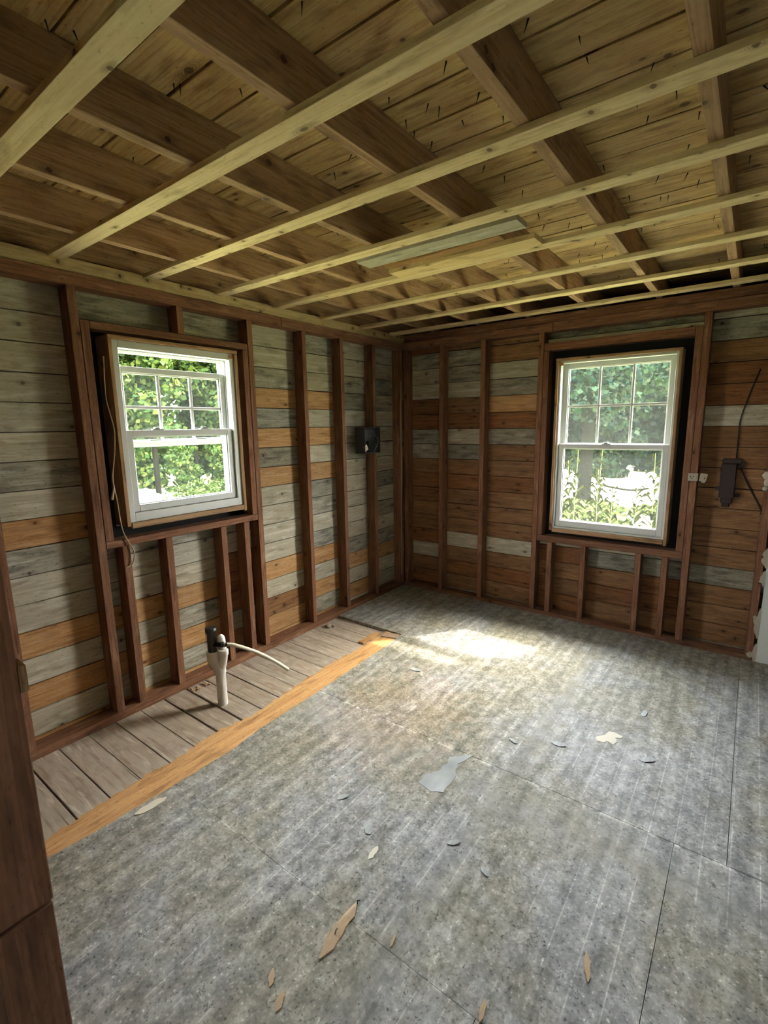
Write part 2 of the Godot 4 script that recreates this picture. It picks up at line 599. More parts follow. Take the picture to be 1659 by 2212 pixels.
func wall_left() -> void:
	# local x runs towards the far corner (x = -z), local z into the room
	var w := structure("wall_left", Vector3.ZERO, PI / 2)
	piece(w, "bottom_plate", Vector3(-3.40, 0.0, -0.09), Vector3(0.0, 0.045, 0.002), M.stud, vary(0.05), 0.004)
	piece(w, "top_plate", Vector3(-3.40, TOP, -0.09), Vector3(-1.38, 2.203, 0.0), M.stud, vary(0.08), 0.003)
	piece(w, "top_plate", Vector3(-1.378, TOP, -0.09), Vector3(0.0, 2.203, 0.0), M.stud, vary(0.08), 0.003)
	piece(w, "upper_plate", Vector3(-3.40, 2.204, -0.10), Vector3(0.10, JOIST, -0.012), M.strap, Color(0.72, 0.68, 0.62), 0.004)
	for s in [[-3.04, -3.0], [-2.637, -2.597], [-1.659, -1.619], [-1.204, -1.166], [-0.818, -0.779], [-0.431, -0.3925], [-0.045, -0.006]]:
		stud_at(w, s[0], s[1], 0.045, TOP)
	# window framing
	stud_at(w, -2.596, -2.556, 0.952, 2.003)
	stud_at(w, -1.700, -1.660, 0.952, 1.968)
	stud_at(w, -2.556, -1.660, 1.968, 2.003, -0.085, 0.0, "header")
	stud_at(w, -2.596, -1.660, 0.914, 0.951, -0.088, 0.0, "rough_sill")
	stud_at(w, -2.112, -2.074, 2.004, TOP, -0.09, 0.0, "cripple_stud")
	for s in [[-2.520, -2.481], [-2.290, -2.250], [-1.940, -1.901], [-1.772, -1.733]]:
		stud_at(w, s[0], s[1], 0.045, 0.914, -0.09, 0.0, "cripple_stud")
	# sheathing boards
	var y0 := 2.019
	var p := 0.1305
	rows(w, -3.40, -2.617, y0, p, -0.06, 2.25, "ggggggggogggogogo")
	rows(w, -2.617, -2.27, y0, p, -0.06, 0.93, "ggggggggogggogogo")
	rows(w, -2.27, -1.92, y0, p, -0.06, 0.93, "ggggggggggggogogo")
	rows(w, -1.92, -1.64, y0, p, -0.06, 0.93, "gggggggggggrrrgpo")
	rows(w, -2.617, -2.093, y0, p, 1.99, 2.25, "gg")
	rows(w, -2.093, -1.64, y0, p, 1.99, 2.25, "gg")
	rows(w, -1.64, -1.185, y0, p, -0.06, 2.25, "gggogodoggggogpoo")
	rows(w, -1.185, -0.798, y0, p, -0.06, 2.25, "gggogogoggggogogo")
	rows(w, -0.798, -0.412, y0, p, -0.06, 2.25, "gggdggggggggdogog")
	rows(w, -0.412, 0.112, y0, p, -0.06, 2.25, "ggdgggggdggggoggo")
	siding_round(w, -3.6, 0.14, -0.35, 2.42, [-2.4885, -1.7495, 1.001, 1.9525])

func wall_back() -> void:
	var w := structure("wall_back")
	piece(w, "bottom_plate", Vector3(0.0, 0.0, -0.09), Vector3(2.66, 0.045, 0.0), M.stud, vary(0.05) * Color(0.8, 0.8, 0.8), 0.004)
	piece(w, "top_plate", Vector3(0.0, TOP, -0.09), Vector3(1.30, 2.205, 0.0), M.stud, vary(0.08), 0.003)
	piece(w, "top_plate", Vector3(1.302, TOP, -0.09), Vector3(4.40, 2.205, 0.0), M.stud, vary(0.08), 0.003)
	piece(w, "upper_plate", Vector3(0.0, 2.206, -0.09), Vector3(4.40, JOIST, -0.022), M.stud, vary(0.05), 0.003)
	for s in [[0.002, 0.042], [0.367, 0.405], [0.745, 0.785], [1.204, 1.243], [2.215, 2.256], [2.598, 2.638]]:
		stud_at(w, s[0], s[1], 0.045, TOP)
	stud_at(w, 1.244, 1.284, 0.655, 2.012)
	stud_at(w, 2.173, 2.214, 0.655, 2.068)
	stud_at(w, 1.244, 2.172, 2.013, 2.068, -0.085, -0.002, "header")
	stud_at(w, 1.244, 2.214, 0.605, 0.654, -0.088, 0.0, "rough_sill")
	for s in [[1.325, 1.365], [1.572, 1.610], [1.938, 1.975], [2.098, 2.135]]:
		stud_at(w, s[0], s[1], 0.045, 0.605, -0.09, 0.0, "cripple_stud")
	var y0 := 2.106
	var p := 0.1285
	rows(w, -0.112, 0.386, y0, p, -0.06, 2.25, "rgggrrdgprrpprgprrr")
	rows(w, 0.386, 0.765, y0, p, -0.06, 2.25, "pgggprgdprpppgprp")
	rows(w, 0.765, 1.224, y0, p, -0.06, 2.25, "ppggordpprpppgprp")
	rows(w, 1.224, 1.592, y0, p, -0.06, 0.62, "gggggggggggggrpprp")
	rows(w, 1.592, 1.956, y0, p, -0.06, 0.62, "gggggggggggggdprpp")
	rows(w, 1.956, 2.236, y0, p, -0.06, 0.62, "gggggggggggggdrrpp")
	rows(w, 1.224, 2.236, y0, p, 2.05, 2.25, "dg")
	rows(w, 2.236, 2.72, y0, p, -0.06, 2.25, "gdprrgpppppppdppp")
	siding_round(w, -0.14, 4.45, -0.35, 2.25, [1.3395, 2.1185, 0.693, 1.9525])
	# further right the old drywall still hangs on the wall, its edge broken
	piece(w, "drywall_panel", Vector3(2.652, 0.012, -0.012), Vector3(4.40, 2.145, 0.012), M.drywall, Color.WHITE, 0.001)
	piece(w, "backing_board", Vector3(2.72, 0.0, -0.111), Vector3(4.45, 2.145, -0.013), M.pine2, Color.WHITE, 0.001)
	var edge := RandomNumberGenerator.new()
	edge.seed = 12
	for s in [[0.01, 0.13], [0.17, 0.36], [0.50, 0.60], [0.62, 0.74]]:
		var pts := PackedVector2Array()
		var n := 9
		for i in n + 1:
			var y: float = lerpf(s[0], s[1], float(i) / n)
			var bulge := sin(PI * i / n)
			pts.append(Vector2(2.646 - bulge * edge.randf_range(0.010, 0.032), y))
		pts.append(Vector2(2.652, s[1]))
		pts.append(Vector2(2.652, s[0]))
		var o := put(w, "plaster_fragment", slab_mesh(pts, -0.012, 0.012, Vector2.ZERO, Vector2.ONE), M.plaster)
		# the outline's second axis is height: turn it upright
		o.transform = Transform3D(Basis(Vector3(1, 0, 0), Vector3(0, 0, 1), Vector3(0, 1, 0)), Vector3(0, 0, 0.004))
	for q in [[2.602, 1.175, 0.022], [2.606, 1.135, 0.018], [2.600, 1.100, 0.014], [2.622, 0.055, 0.016], [2.628, 0.30, 0.012]]:
		put(w, "plaster_fragment", rough_lump(q[2], q[2] * 1.2, 0.012, int(q[1] * 100)), M.plaster, Vector3(q[0], q[1], 0.006))

func wall_front() -> void:
	# end of the partition beside which the picture was taken
	var w := structure("wall_front")
	var x := 1.575
	piece(w, "end_post", Vector3(x - 0.09, 0.662, 3.406), Vector3(x, 2.2, 3.496), M.post, Color(1, 1, 1), 0.003, 1)
	piece(w, "end_post", Vector3(x - 0.09, 0.0, 3.408), Vector3(x + 0.001, 0.658, 3.497), M.post, Color(0.94, 0.94, 0.94), 0.003, 1)
	piece(w, "nailing_block", Vector3(x - 0.04, 1.067, 3.394), Vector3(x - 0.001, 1.116, 3.4065), M.joist, Color.WHITE, 0.002, 1)
	piece(w, "partition_panel", Vector3(-0.14, -0.05, 3.43), Vector3(x - 0.09, 2.405, 3.475), M.pine2, Color.WHITE, 0.001)
	piece(w, "partition_header", Vector3(x - 0.09, 2.2, 3.406), Vector3(4.4, 2.2655, 3.496), M.stud, Color.WHITE, 0.002)

func wall_right() -> void:
	var w := structure("wall_right")
	# beyond the picture: the rest of the house, closed but for one added opening
	for q in [[-0.14, 6.3, -0.35, 2.42]]:
		piece(w, "wall_panel", Vector3(4.40, q[2], q[0]), Vector3(4.55, q[3], q[1]), M.drywall, Color.WHITE, 0.001)
	var b := structure("wall_rear")
	for q in [[-0.14, 2.9, -0.35, 2.42], [3.3, 4.55, -0.35, 2.42], [2.9, 3.3, -0.35, 1.3], [2.9, 3.3, 1.85, 2.42]]:
		piece(b, "wall_panel", Vector3(q[0], q[2], 6.15), Vector3(q[1], q[3], 6.30), M.drywall, Color.WHITE, 0.001)
	piece(b, "wall_panel", Vector3(-0.14, -0.35, 3.48), Vector3(-0.001, 2.42, 6.15), M.drywall, Color.WHITE, 0.001)

	var o := structure("window_3")  # unseen rear window, added to let fill light in on the post and strapping
	boxes(o, "frame", ring(2.9, 3.3, 1.3, 1.85, 0.03, 0.03, 0.03, 0.03, 6.19, 6.25), M.vinyl)
	piece(o, "pane", Vector3(2.93, 1.33, 6.218), Vector3(3.27, 1.82, 6.221), M.glass, Color.WHITE, 0.0)

# ------------------------------------------------------------------ windows
func ring(u0: float, u1: float, v0: float, v1: float, l: float, r: float, b: float, t: float, w0: float, w1: float) -> Array:
	return [[Vector3(u0, v0, w0), Vector3(u0 + l, v1, w1)], [Vector3(u1 - r, v0, w0), Vector3(u1, v1, w1)],
		[Vector3(u0 + l, v0, w0), Vector3(u1 - r, v0 + b, w1)], [Vector3(u0 + l, v1 - t, w0), Vector3(u1 - r, v1, w1)]]

func window(called: String, turn: float, d: Dictionary, glass: Material) -> void:
	var o := structure(called, Vector3.ZERO, turn)
	var u0: float = d.u0
	var u1: float = d.u1
	var v0: float = d.v0
	var v1: float = d.v1
	var j := 0.02
	# pine jamb boards let into the wall
	piece(o, "jamb_board", Vector3(u0 - j, v1 + 0.001, -0.125), Vector3(u1 + j, v1 + j, 0.014), M.jamb, vary(0.08), 0.002)
	piece(o, "jamb_board", Vector3(u0 - j, v0 - j * 0.9, -0.125), Vector3(u0 - 0.001, v1, 0.012), M.jamb, vary(0.08), 0.002)
	piece(o, "jamb_board", Vector3(u1 + 0.001, v0 - j * 2.0, -0.125), Vector3(u1 + j, v1, 0.012), M.jamb, vary(0.08), 0.002)
	piece(o, "jamb_board", Vector3(u0 + 0.002, v0 - j * 1.5, -0.125), Vector3(u1 - 0.002, v0 - 0.001, 0.016), M.jamb, vary(0.08), 0.002)
	# white vinyl frame, stepped towards the outside
	var list := ring(u0, u1, v0, v1, d.fl, d.fr, d.fb, d.ft, -0.115, 0.0)
	list.append_array(ring(u0 + d.fl, u1 - d.fr, v0 + d.fb, v1 - d.ft, 0.010, 0.010, 0.006, 0.010, -0.115, -0.090))
	list.append_array(ring(u0 + d.fl, u1 - d.fr, v0 + d.fb, v1 - d.ft, 0.006, 0.006, 0.004, 0.006, -0.054, -0.047))
	boxes(o, "frame", list, M.vinyl, 0.0015)
	var a: float = u0 + d.fl + 0.003
	var b: float = u1 - d.fr - 0.003
	# lower sash, the inner one
	var L := ring(a, b, v0 + d.fb + 0.002, d.meet, d.sl, d.sl, d.rail, 0.032, -0.046, -0.014)
	L.append_array(ring(a + d.sl, b - d.sl, v0 + d.fb + d.rail + 0.002, d.meet - 0.032, 0.006, 0.006, 0.006, 0.006, -0.038, -0.024))
	var ls := boxes(o, "lower_sash", L, M.vinyl, 0.002)
	piece(ls, "pane", Vector3(a + d.sl, v0 + d.fb + d.rail, -0.0325), Vector3(b - d.sl, d.meet - 0.032, -0.0295), glass, Color.WHITE, 0.0)
	for x in d.locks:
		boxes(ls, "sash_lock", [[Vector3(x - 0.03, d.meet, -0.042), Vector3(x + 0.03, d.meet + 0.006, -0.018)], [Vector3(x - 0.018, d.meet + 0.006, -0.040), Vector3(x + 0.010, d.meet + 0.014, -0.022)]], M.latch, 0.002)
	# upper sash, the outer one, with its grid
	var ut: float = d.utop
	var ub: float = d.ubot
	var U := ring(a, b, ub, ut, d.sl, d.sl, 0.032, 0.030, -0.088, -0.056)
	U.append_array(ring(a + d.sl, b - d.sl, ub + 0.032, ut - 0.030, 0.006, 0.006, 0.006, 0.006, -0.080, -0.066))
	var us := boxes(o, "upper_sash", U, M.vinyl, 0.002)
	var gl: float = a + d.sl
	var gr: float = b - d.sl
	for k in [1, 2]:
		var x: float = lerpf(gl, gr, k / 3.0)
		piece(us, "muntin", Vector3(x - 0.008, ub + 0.032, -0.077), Vector3(x + 0.008, ut - 0.030, -0.067), M.vinyl, Color.WHITE, 0.002)
	var ym := (ub + 0.032 + ut - 0.030) * 0.5
	piece(us, "muntin", Vector3(gl, ym - 0.008, -0.0775), Vector3(gr, ym + 0.008, -0.0665), M.vinyl, Color.WHITE, 0.002)
	piece(us, "pane", Vector3(gl, ub + 0.032, -0.0735), Vector3(gr, ut - 0.030, -0.0705), glass, Color.WHITE, 0.0)
	# a small tab left in one upper corner of the frame
	var tx: float = u1 - 0.034 if d.has("lift") else u0 + 0.004
	piece(o, "corner_tab", Vector3(tx, v1 - 0.030, 0.0005), Vector3(tx + 0.026, v1 - 0.008, 0.006), M.tab, Color.WHITE, 0.001)
	if d.has("lift"):
		for x in d.locks:
			boxes(us, "sash_catch", [[Vector3(x - 0.03, ub + 0.032, -0.066), Vector3(x + 0.03, ub + 0.040, -0.056)]], M.latch, 0.002)
	piece(o, "outer_sill", Vector3(u0 - 0.03, v0 - 0.03, -0.17), Vector3(u1 + 0.03, v0 - 0.001, -0.126), M.vinyl, Color.WHITE, 0.003)

# ------------------------------------------------------------------ ceiling
func ceiling() -> void:
	var c := structure("ceiling")
	# joists along z
	for x in [-0.045, 0.325, 0.735, 1.138, 1.563, 1.980, 2.375, 2.781, 3.187, 3.593, 4.0, 4.40]:
		var o := piece(c, "joist", Vector3(x - 0.038, JOIST, -0.54), Vector3(x, DECK, 6.15), M.joist, vary(0.12), 0.002, 2)
		o.rotation.y = rng.randf_range(-0.0006, 0.0006)
	# strapping across their undersides
	for z in [3.88, 3.475, 3.068, 2.663, 2.245, 1.833, 1.416, 0.986, 0.552, 0.160, 4.29, 4.70, 5.1, 5.5, 5.9]:
		var dz := 0.0335
		var o := piece(c, "strapping", Vector3(0.0, STRAP, z - dz), Vector3(4.38, JOIST, z + dz), M.strap, vary(0.10), 0.002, 0)
		o.rotation.y = rng.randf_range(-0.0012, 0.0012)
	# boards of the roof deck
	var z0 := 6.28
	while z0 > -0.55:
		var wd := 0.1405
		var dy := rng.randf_range(-0.0015, 0.0015)
		var xs := rng.randf_range(0.4, 3.6)
		var xj: float = [0.306, 0.716, 1.119, 1.544, 1.961, 2.356, 2.762, 3.168][rng.randi_range(0, 7)]
		if rng.randf() < 0.5:
			xj = 4.45
		piece(c, "deck_board", Vector3(-0.5, DECK + dy, z0 - wd + 0.006), Vector3(xj - 0.001, DECK + 0.019 + dy, z0), M.deck, vary(0.14), 0.002, 0)
		if xj < 4.4:
			piece(c, "deck_board", Vector3(xj + 0.001, DECK - dy, z0 - wd + 0.006), Vector3(4.5, DECK + 0.019 - dy, z0), M.deck, vary(0.14), 0.002, 0)
		z0 -= wd
	piece(c, "roofing", Vector3(-0.52, DECK + 0.022, -0.6), Vector3(4.6, DECK + 0.05, 6.35), M.roof, Color.WHITE, 0.001)
	piece(c, "fascia", Vector3(-0.52, 2.19, -0.58), Vector3(4.6, DECK + 0.02, -0.552), M.felt, Color.WHITE, 0.001)
	piece(c, "soffit", Vector3(-0.52, 2.20, -0.55), Vector3(4.6, 2.215, -0.141), M.felt, Color.WHITE, 0.001)
	piece(c, "fascia", Vector3(-0.14, JOIST, -0.14), Vector3(-0.115, DECK, 6.15), M.felt, Color.WHITE, 0.001)
	# boards nailed across as patches
	var g := piece(c, "patch_board", Vector3(0.972, STRAP - 0.004, 1.672), Vector3(1.742, JOIST - 0.001, 1.774), M.grey, Color(1.1, 1.14, 1.14), 0.002, 0)
	g.rotation.y = 0.008
	piece(c, "patch_board", Vector3(0.992, STRAP - 0.004, 1.452), Vector3(1.73, JOIST - 0.001, 1.550), M.strap, Color(0.92, 0.86, 0.74), 0.002, 0)
	var sp := piece(c, "split_lath", Vector3(1.02, STRAP + 0.001, 1.585), Vector3(1.62, JOIST - 0.002, 1.640), M.deck, Color(0.55, 0.45, 0.36), 0.004, 0)
	sp.rotation.y = -0.03
	# points of the roofing nails coming through the deck
	var cone := CylinderMesh.new()
	cone.top_radius = 0.0026
	cone.bottom_radius = 0.0004
	cone.height = 0.028
	cone.radial_segments = 6
	cone.rings = 0
	var nr := RandomNumberGenerator.new()
	nr.seed = 77
	for k in 300:
		var x := nr.randf_range(0.4, 2.75)
		var z := nr.randf_range(0.1, 3.2)
		var on := false
		for jx in [0.325, 0.735, 1.138, 1.563, 1.980, 2.375, 2.781]:
			if x > jx - 0.05 and x < jx + 0.015:
				on = true
		if on:
			continue
		var o := put(c, "nail_point", cone, M.nail, Vector3(x, DECK - 0.010, z))
		o.rotation = Vector3(nr.randf_range(-0.5, 0.5), 0, nr.randf_range(-0.5, 0.5))

# ------------------------------------------------------------------ floor
func jag(pts: Array, amt: float, sd: int) -> Array:
	var r := RandomNumberGenerator.new()
	r.seed = sd
	var out := []
	for i in pts.size() - 1:
		var a: Vector2 = pts[i]
		var b: Vector2 = pts[i + 1]
		var n := maxi(1, int(a.distance_to(b) / 0.018))
		for k in n:
			var p := a.lerp(b, float(k) / n)
			if k > 0 or i > 0:
				p.x += r.randf_range(-amt, amt)
			out.append(p)
	out.append(pts[pts.size() - 1])
	return out

func floors() -> void:
	var f := structure("floor")
	# subfloor planks, bare along the left wall
	var z := 0.42
	var gaps := {}
	while z < 6.1:
		var pz := 0.1313
		var g := rng.randf_range(0.002, 0.004)
		if absf(z + pz - 2.237) < 0.07:
			g = 0.013
		if absf(z + pz - 3.02) < 0.07 or absf(z + pz - 2.37) < 0.07:
			g = 0.007
		var o := piece(f, "plank", Vector3(-0.11, -0.02, z), Vector3(4.4, 0.0 + rng.randf_range(-0.0012, 0.0008), z + pz - g), M.plank, vary(0.12), 0.0025, 0)
		o.rotation.y = rng.randf_range(-0.0003, 0.0003)
		z += pz
	piece(f, "plank", Vector3(-0.11, -0.02, -0.11), Vector3(4.4, -0.001, 0.418), M.plank, Color.WHITE, 0.002, 0)
	piece(f, "crawl_space_cover", Vector3(-0.14, -0.34, -0.14), Vector3(4.55, -0.05, 6.3), M.felt, Color.WHITE, 0.001)
	# plywood strip left where the upper layer was torn away
	var left := jag([Vector2(0.483, 0.946), Vector2(0.498, 1.252), Vector2(0.493, 1.61), Vector2(0.517, 1.983), Vector2(0.539, 2.132), Vector2(0.536, 2.232), Vector2(0.507, 2.366), Vector2(0.519, 2.495), Vector2(0.529, 2.626), Vector2(0.525, 2.762), Vector2(0.544, 3.022), Vector2(0.559, 3.141), Vector2(0.565, 3.40)], 0.011, 5)
	var pts := PackedVector2Array(left)
	pts.append(Vector2(0.90, 3.40))
	pts.append(Vector2(0.90, 0.946))
	put(f, "plywood_strip", slab_mesh(pts, 0.0008, 0.009, Vector2.ZERO, Vector2(0.25, 2.0)), turned(M.ply))
	# grey underlayment sheets; texture laid in room metres
	var uo := Vector2(0.5, -0.1)
	var us := Vector2(2.4, 3.8)
	var sheets := [
		[[Vector2(0.004, 0.004), Vector2(0.006, 0.20), Vector2(0.008, 0.9385)], 2.578, -0.08, 0.9385, 0.0],
		[[Vector2(0.618, 0.9405), Vector2(0.637, 1.092), Vector2(0.669, 1.793), Vector2(0.671, 1.8278)], 2.578, 0.9405, 1.8278, 0.0],
		[[Vector2(0.672, 1.830), Vector2(0.676, 2.263), Vector2(0.700, 2.434), Vector2(0.694, 2.7193)], 2.424, 1.830, 2.7193, 0.0],
		[[Vector2(0.692, 2.7205), Vector2(0.683, 2.986), Vector2(0.669, 3.135), Vector2(0.66, 3.40), Vector2(0.66, 3.61)], 2.09, 2.7205, 3.61, 0.0],
	]
	var sd := 40
	for s in sheets:
		var e := jag(s[0], 0.003, sd)
		sd += 1
		var q := PackedVector2Array(e)
		q.append(Vector2(s[1] - 0.001, s[3]))
		q.append(Vector2(s[1] - 0.001, maxf(s[2], 0.004)))
		put(f, "underlayment_sheet", slab_mesh(q, 0.0, 0.018, uo, us), M.floor)
		var q2 := PackedVector2Array([Vector2(s[1] + 0.001, maxf(s[2], 0.004)), Vector2(4.39, maxf(s[2], 0.004)), Vector2(4.39, s[3]), Vector2(s[1] + 0.001, s[3])])
		put(f, "underlayment_sheet", slab_mesh(q2, 0.0, 0.018, uo, us), M.floor)
	put(f, "underlayment_sheet", slab_mesh(PackedVector2Array([Vector2(0.02, 3.614), Vector2(4.39, 3.614), Vector2(4.39, 6.14), Vector2(0.02, 6.14)]), 0.0, 0.018, uo, us), M.floor)
	# broken scraps of the layers at the corner of the cut-out
	piece(f, "broken_lath", Vector3(0.43, 0.001, 1.00), Vector3(0.475, 0.012, 1.20), M.ply, Color(0.8, 0.75, 0.7), 0.003)
	var bl := piece(f, "broken_lath", Vector3(0.50, 0.010, 0.96), Vector3(0.62, 0.017, 1.03), M.plank, Color(0.8, 0.7, 0.6), 0.003)
	bl.rotation.y = 0.3

func turned(m: StandardMaterial3D) -> StandardMaterial3D:
	# the same wood with its grain along z: outline textures use (x, z) as (u, v)
	var o := m.duplicate() as StandardMaterial3D
	var img: Image = (m.albedo_texture as ImageTexture).get_image()
	img.rotate_90(CLOCKWISE)
	var t := ImageTexture.create_from_image(img)
	o.albedo_texture = t
	o.heightmap_texture = t
	return o

# ------------------------------------------------------------------ things in the room
func drain() -> void:
	var t := thing("drain_standpipe", "white plastic drain standpipe with black top fitting and hose", "pipe", Vector3(0.307, 0, 2.218))
	var R := Vector3(0.797, 0, -0.604)   # to the right as one looks at it
	var F := Vector3(0.604, 0, 0.797)
	put(t, "pipe", tube_mesh([Vector3(0, -0.03, 0), Vector3(0, 0.20, 0)], [0.0265], 20), M.pvc)
	# wye: body, left socket, right branch with collar and domed stub
	var w := put(t, "wye_fitting", tube_mesh(spline([Vector3(0, 0.185, 0), Vector3(0, 0.215, 0) - R * 0.004, Vector3(0, 0.245, 0) - R * 0.024, Vector3(0, 0.268, 0) - R * 0.033, Vector3(0, 0.308, 0) - R * 0.034], 4), [0.031], 20), M.pvc)
	put(w, "branch", tube_mesh(spline([Vector3(0, 0.20, 0) + R * 0.002, Vector3(0, 0.235, 0) + R * 0.012, Vector3(0, 0.275, 0) + R * 0.021, Vector3(0, 0.295, 0) + R * 0.022], 4), [0.024], 16), M.pvc)
	put(w, "collar", tube_mesh([Vector3(0, 0.285, 0) + R * 0.022, Vector3(0, 0.290, 0) + R * 0.022, Vector3(0, 0.316, 0) + R * 0.022, Vector3(0, 0.320, 0) + R * 0.022], [0.024, 0.029, 0.029, 0.024], 16), M.pvc)
	put(w, "socket_rim", tube_mesh([Vector3(0, 0.298, 0) - R * 0.034, Vector3(0, 0.312, 0) - R * 0.034], [0.033, 0.033], 20), M.pvc)
	put(w, "capped_stub", tube_mesh([Vector3(0, 0.30, 0) + R * 0.018 - F * 0.012, Vector3(0, 0.372, 0) + R * 0.012 - F * 0.016, Vector3(0, 0.388, 0) + R * 0.011 - F * 0.016, Vector3(0, 0.397, 0) + R * 0.010 - F * 0.016, Vector3(0, 0.40, 0) + R * 0.010 - F * 0.016], [0.021, 0.021, 0.018, 0.010, 0.002], 16), M.pvc)
	# black tailpiece with a flared open rim
	var c := -R * 0.034
	var bt := put(t, "black_tailpiece", tube_mesh([c + Vector3(0, 0.29, 0), c + Vector3(0, 0.415, 0), c + Vector3(0, 0.420, 0), c + Vector3(0, 0.445, 0), c + Vector3(0, 0.447, 0), c + Vector3(0, 0.445, 0), c + Vector3(0, 0.36, 0)], [0.0235, 0.0235, 0.030, 0.031, 0.028, 0.023, 0.021], 24, false), M.blackpipe)
	var s0 := c + Vector3(0, 0.352, 0) + F * 0.008
	put(bt, "side_outlet", tube_mesh([s0, s0 + R * 0.050, s0 + R * 0.052, s0 + R * 0.064, s0 + R * 0.066, s0 + R * 0.088 + Vector3(0, 0.002, 0)], [0.013, 0.013, 0.016, 0.016, 0.012, 0.0125], 14), M.blackpipe)
	put(bt, "hose_clamp", tube_mesh([s0 + R * 0.070, s0 + R * 0.076], [0.0145, 0.0145], 14), M.steel)
	var h0 := s0 + R * 0.078 + Vector3(0, 0.001, 0)
	var base := t.position
	var endp := Vector3(0.523, 0.142, 1.925) - base
	put(t, "hose", tube_mesh(spline([h0, h0 + R * 0.05 + Vector3(0, -0.006, 0), h0.lerp(endp, 0.48) + Vector3(0, 0.028, 0), h0.lerp(endp, 0.78) + Vector3(0, 0.018, 0), endp], 8), [0.0095], 12), M.hose)

func wall_things() -> void:
	# open electrical box on a stud of the left wall
	var e := thing("electrical_box", "open dark grey electrical box with loose wiring on a left wall stud", "electrical box", Vector3(0, 1.28, 0.51))
	var hz := 0.100
	boxes(e, "case", [[Vector3(-0.05, 0, hz - 0.003), Vector3(0.05, 0.21, hz)], [Vector3(-0.0, 0, -hz), Vector3(0.05, 0.21, -hz + 0.003)], [Vector3(0.0, 0, -hz), Vector3(0.05, 0.003, hz)], [Vector3(0.0, 0.207, -hz), Vector3(0.05, 0.21, hz)], [Vector3(0.0005, 0, -hz), Vector3(0.004, 0.21, hz)]], M.boxgrey, 0.001)
	piece(e, "terminal_block", Vector3(0.005, 0.115, -0.07), Vector3(0.035, 0.195, 0.08), M.black, Color.WHITE, 0.004)
	piece(e, "terminal_block", Vector3(0.005, 0.012, -0.085), Vector3(0.030, 0.10, 0.03), M.black, Color.WHITE, 0.004)
	var card := piece(e, "white_insert", Vector3(0.030, 0.02, 0.045), Vector3(0.034, 0.065, 0.095), M.paper, Color.WHITE, 0.0005)
	card.rotation = Vector3(0.5, 0, 0)
	put(e, "wire", tube_mesh(spline([Vector3(0.02, 0.02, 0.0), Vector3(0.05, 0.05, 0.03), Vector3(0.052, 0.10, -0.02), Vector3(0.045, 0.14, -0.06)]), [0.003], 7), M.wire)
	put(e, "wire", tube_mesh(spline([Vector3(0.02, 0.01, -0.05), Vector3(0.053, 0.04, -0.03), Vector3(0.05, 0.09, -0.07), Vector3(0.03, 0.16, -0.05)]), [0.003], 7), M.steel)
	for q in [Vector3(0.036, 0.18, 0.0), Vector3(0.036, 0.14, 0.03), Vector3(0.031, 0.07, -0.06)]:
		var s := put(e, "screw", tube_mesh([q, q + Vector3(0.004, 0, 0)], [0.005], 8), M.steel)

	# remains of an outlet on the stud right of the far window
	var o := thing("outlet_remains", "broken pale outlet box on the stud right of the far window", "outlet", Vector3(2.24, 1.12, 0))
	boxes(o, "face_plate", [[Vector3(-0.035, 0.004, 0.0), Vector3(0.020, 0.054, 0.006)], [Vector3(-0.024, 0.014, 0.006), Vector3(0.010, 0.044, 0.012)]], M.plaster, 0.002)
	var side := boxes(o, "torn_plate", [[Vector3(-0.020, -0.026, -0.004), Vector3(0.020, 0.024, 0.004)], [Vector3(-0.006, -0.034, -0.003), Vector3(0.016, -0.024, 0.003)]], M.plaster, 0.003)
	side.position = Vector3(0.047, 0.030, 0.002)
	side.rotation = Vector3(0.1, 0.25, -0.15)
	for q in [Vector3(-0.020, 0.034, 0.012), Vector3(-0.004, 0.034, 0.012), Vector3(-0.012, 0.022, 0.012), Vector3(0.040, 0.040, 0.006), Vector3(0.055, 0.024, 0.006)]:
		piece(o, "slot", q - Vector3(0.003, 0.004, 0.001), q + Vector3(0.003, 0.004, 0.0012), M.black, Color.WHITE, 0.0005)

	# dark torn box hanging in the right bay with its cables
	var d := thing("junction_box", "dark brown torn junction box on the boards right of the far window", "electrical box", Vector3(2.415, 0.965, -0.088))
	boxes(d, "case", [[Vector3(-0.042, 0.055, 0.0), Vector3(0.038, 0.27, 0.045)], [Vector3(-0.030, 0.02, 0.0), Vector3(0.030, 0.06, 0.030)]], M.darkbox, 0.006)
	boxes(d, "flange", [[Vector3(-0.040, 0.27, 0.0), Vector3(0.060, 0.302, 0.035)], [Vector3(0.036, 0.245, 0.0), Vector3(0.072, 0.285, 0.018)]], M.darkbox, 0.008)
	for q in [[Vector3(-0.060, 0.10, 0.0), Vector3(-0.040, 0.125, 0.012)], [Vector3(0.030, 0.062, 0.0), Vector3(0.062, 0.080, 0.012)], [Vector3(-0.022, -0.004, 0.0), Vector3(0.016, 0.024, 0.022)]]:
		boxes(d, "flange", [q], M.darkbox, 0.004)
	var c := thing("ceiling_cable", "thin dark cable running up the boards from the torn junction box", "cable", Vector3(2.444, 1.262, -0.085))
	put(c, "cable", tube_mesh(spline([Vector3(2.444, 1.262, -0.080), Vector3(2.442, 1.40, -0.086), Vector3(2.443, 1.507, -0.086), Vector3(2.474, 1.657, -0.086), Vector3(2.507, 1.781, -0.087), Vector3(2.515, 1.80, -0.10)]), [0.0035], 7), M.wire, -c.position)
	var c2 := thing("lower_cable", "thin dark cable sloping down from the torn junction box to the plaster edge", "cable", Vector3(2.471, 1.198, -0.085))
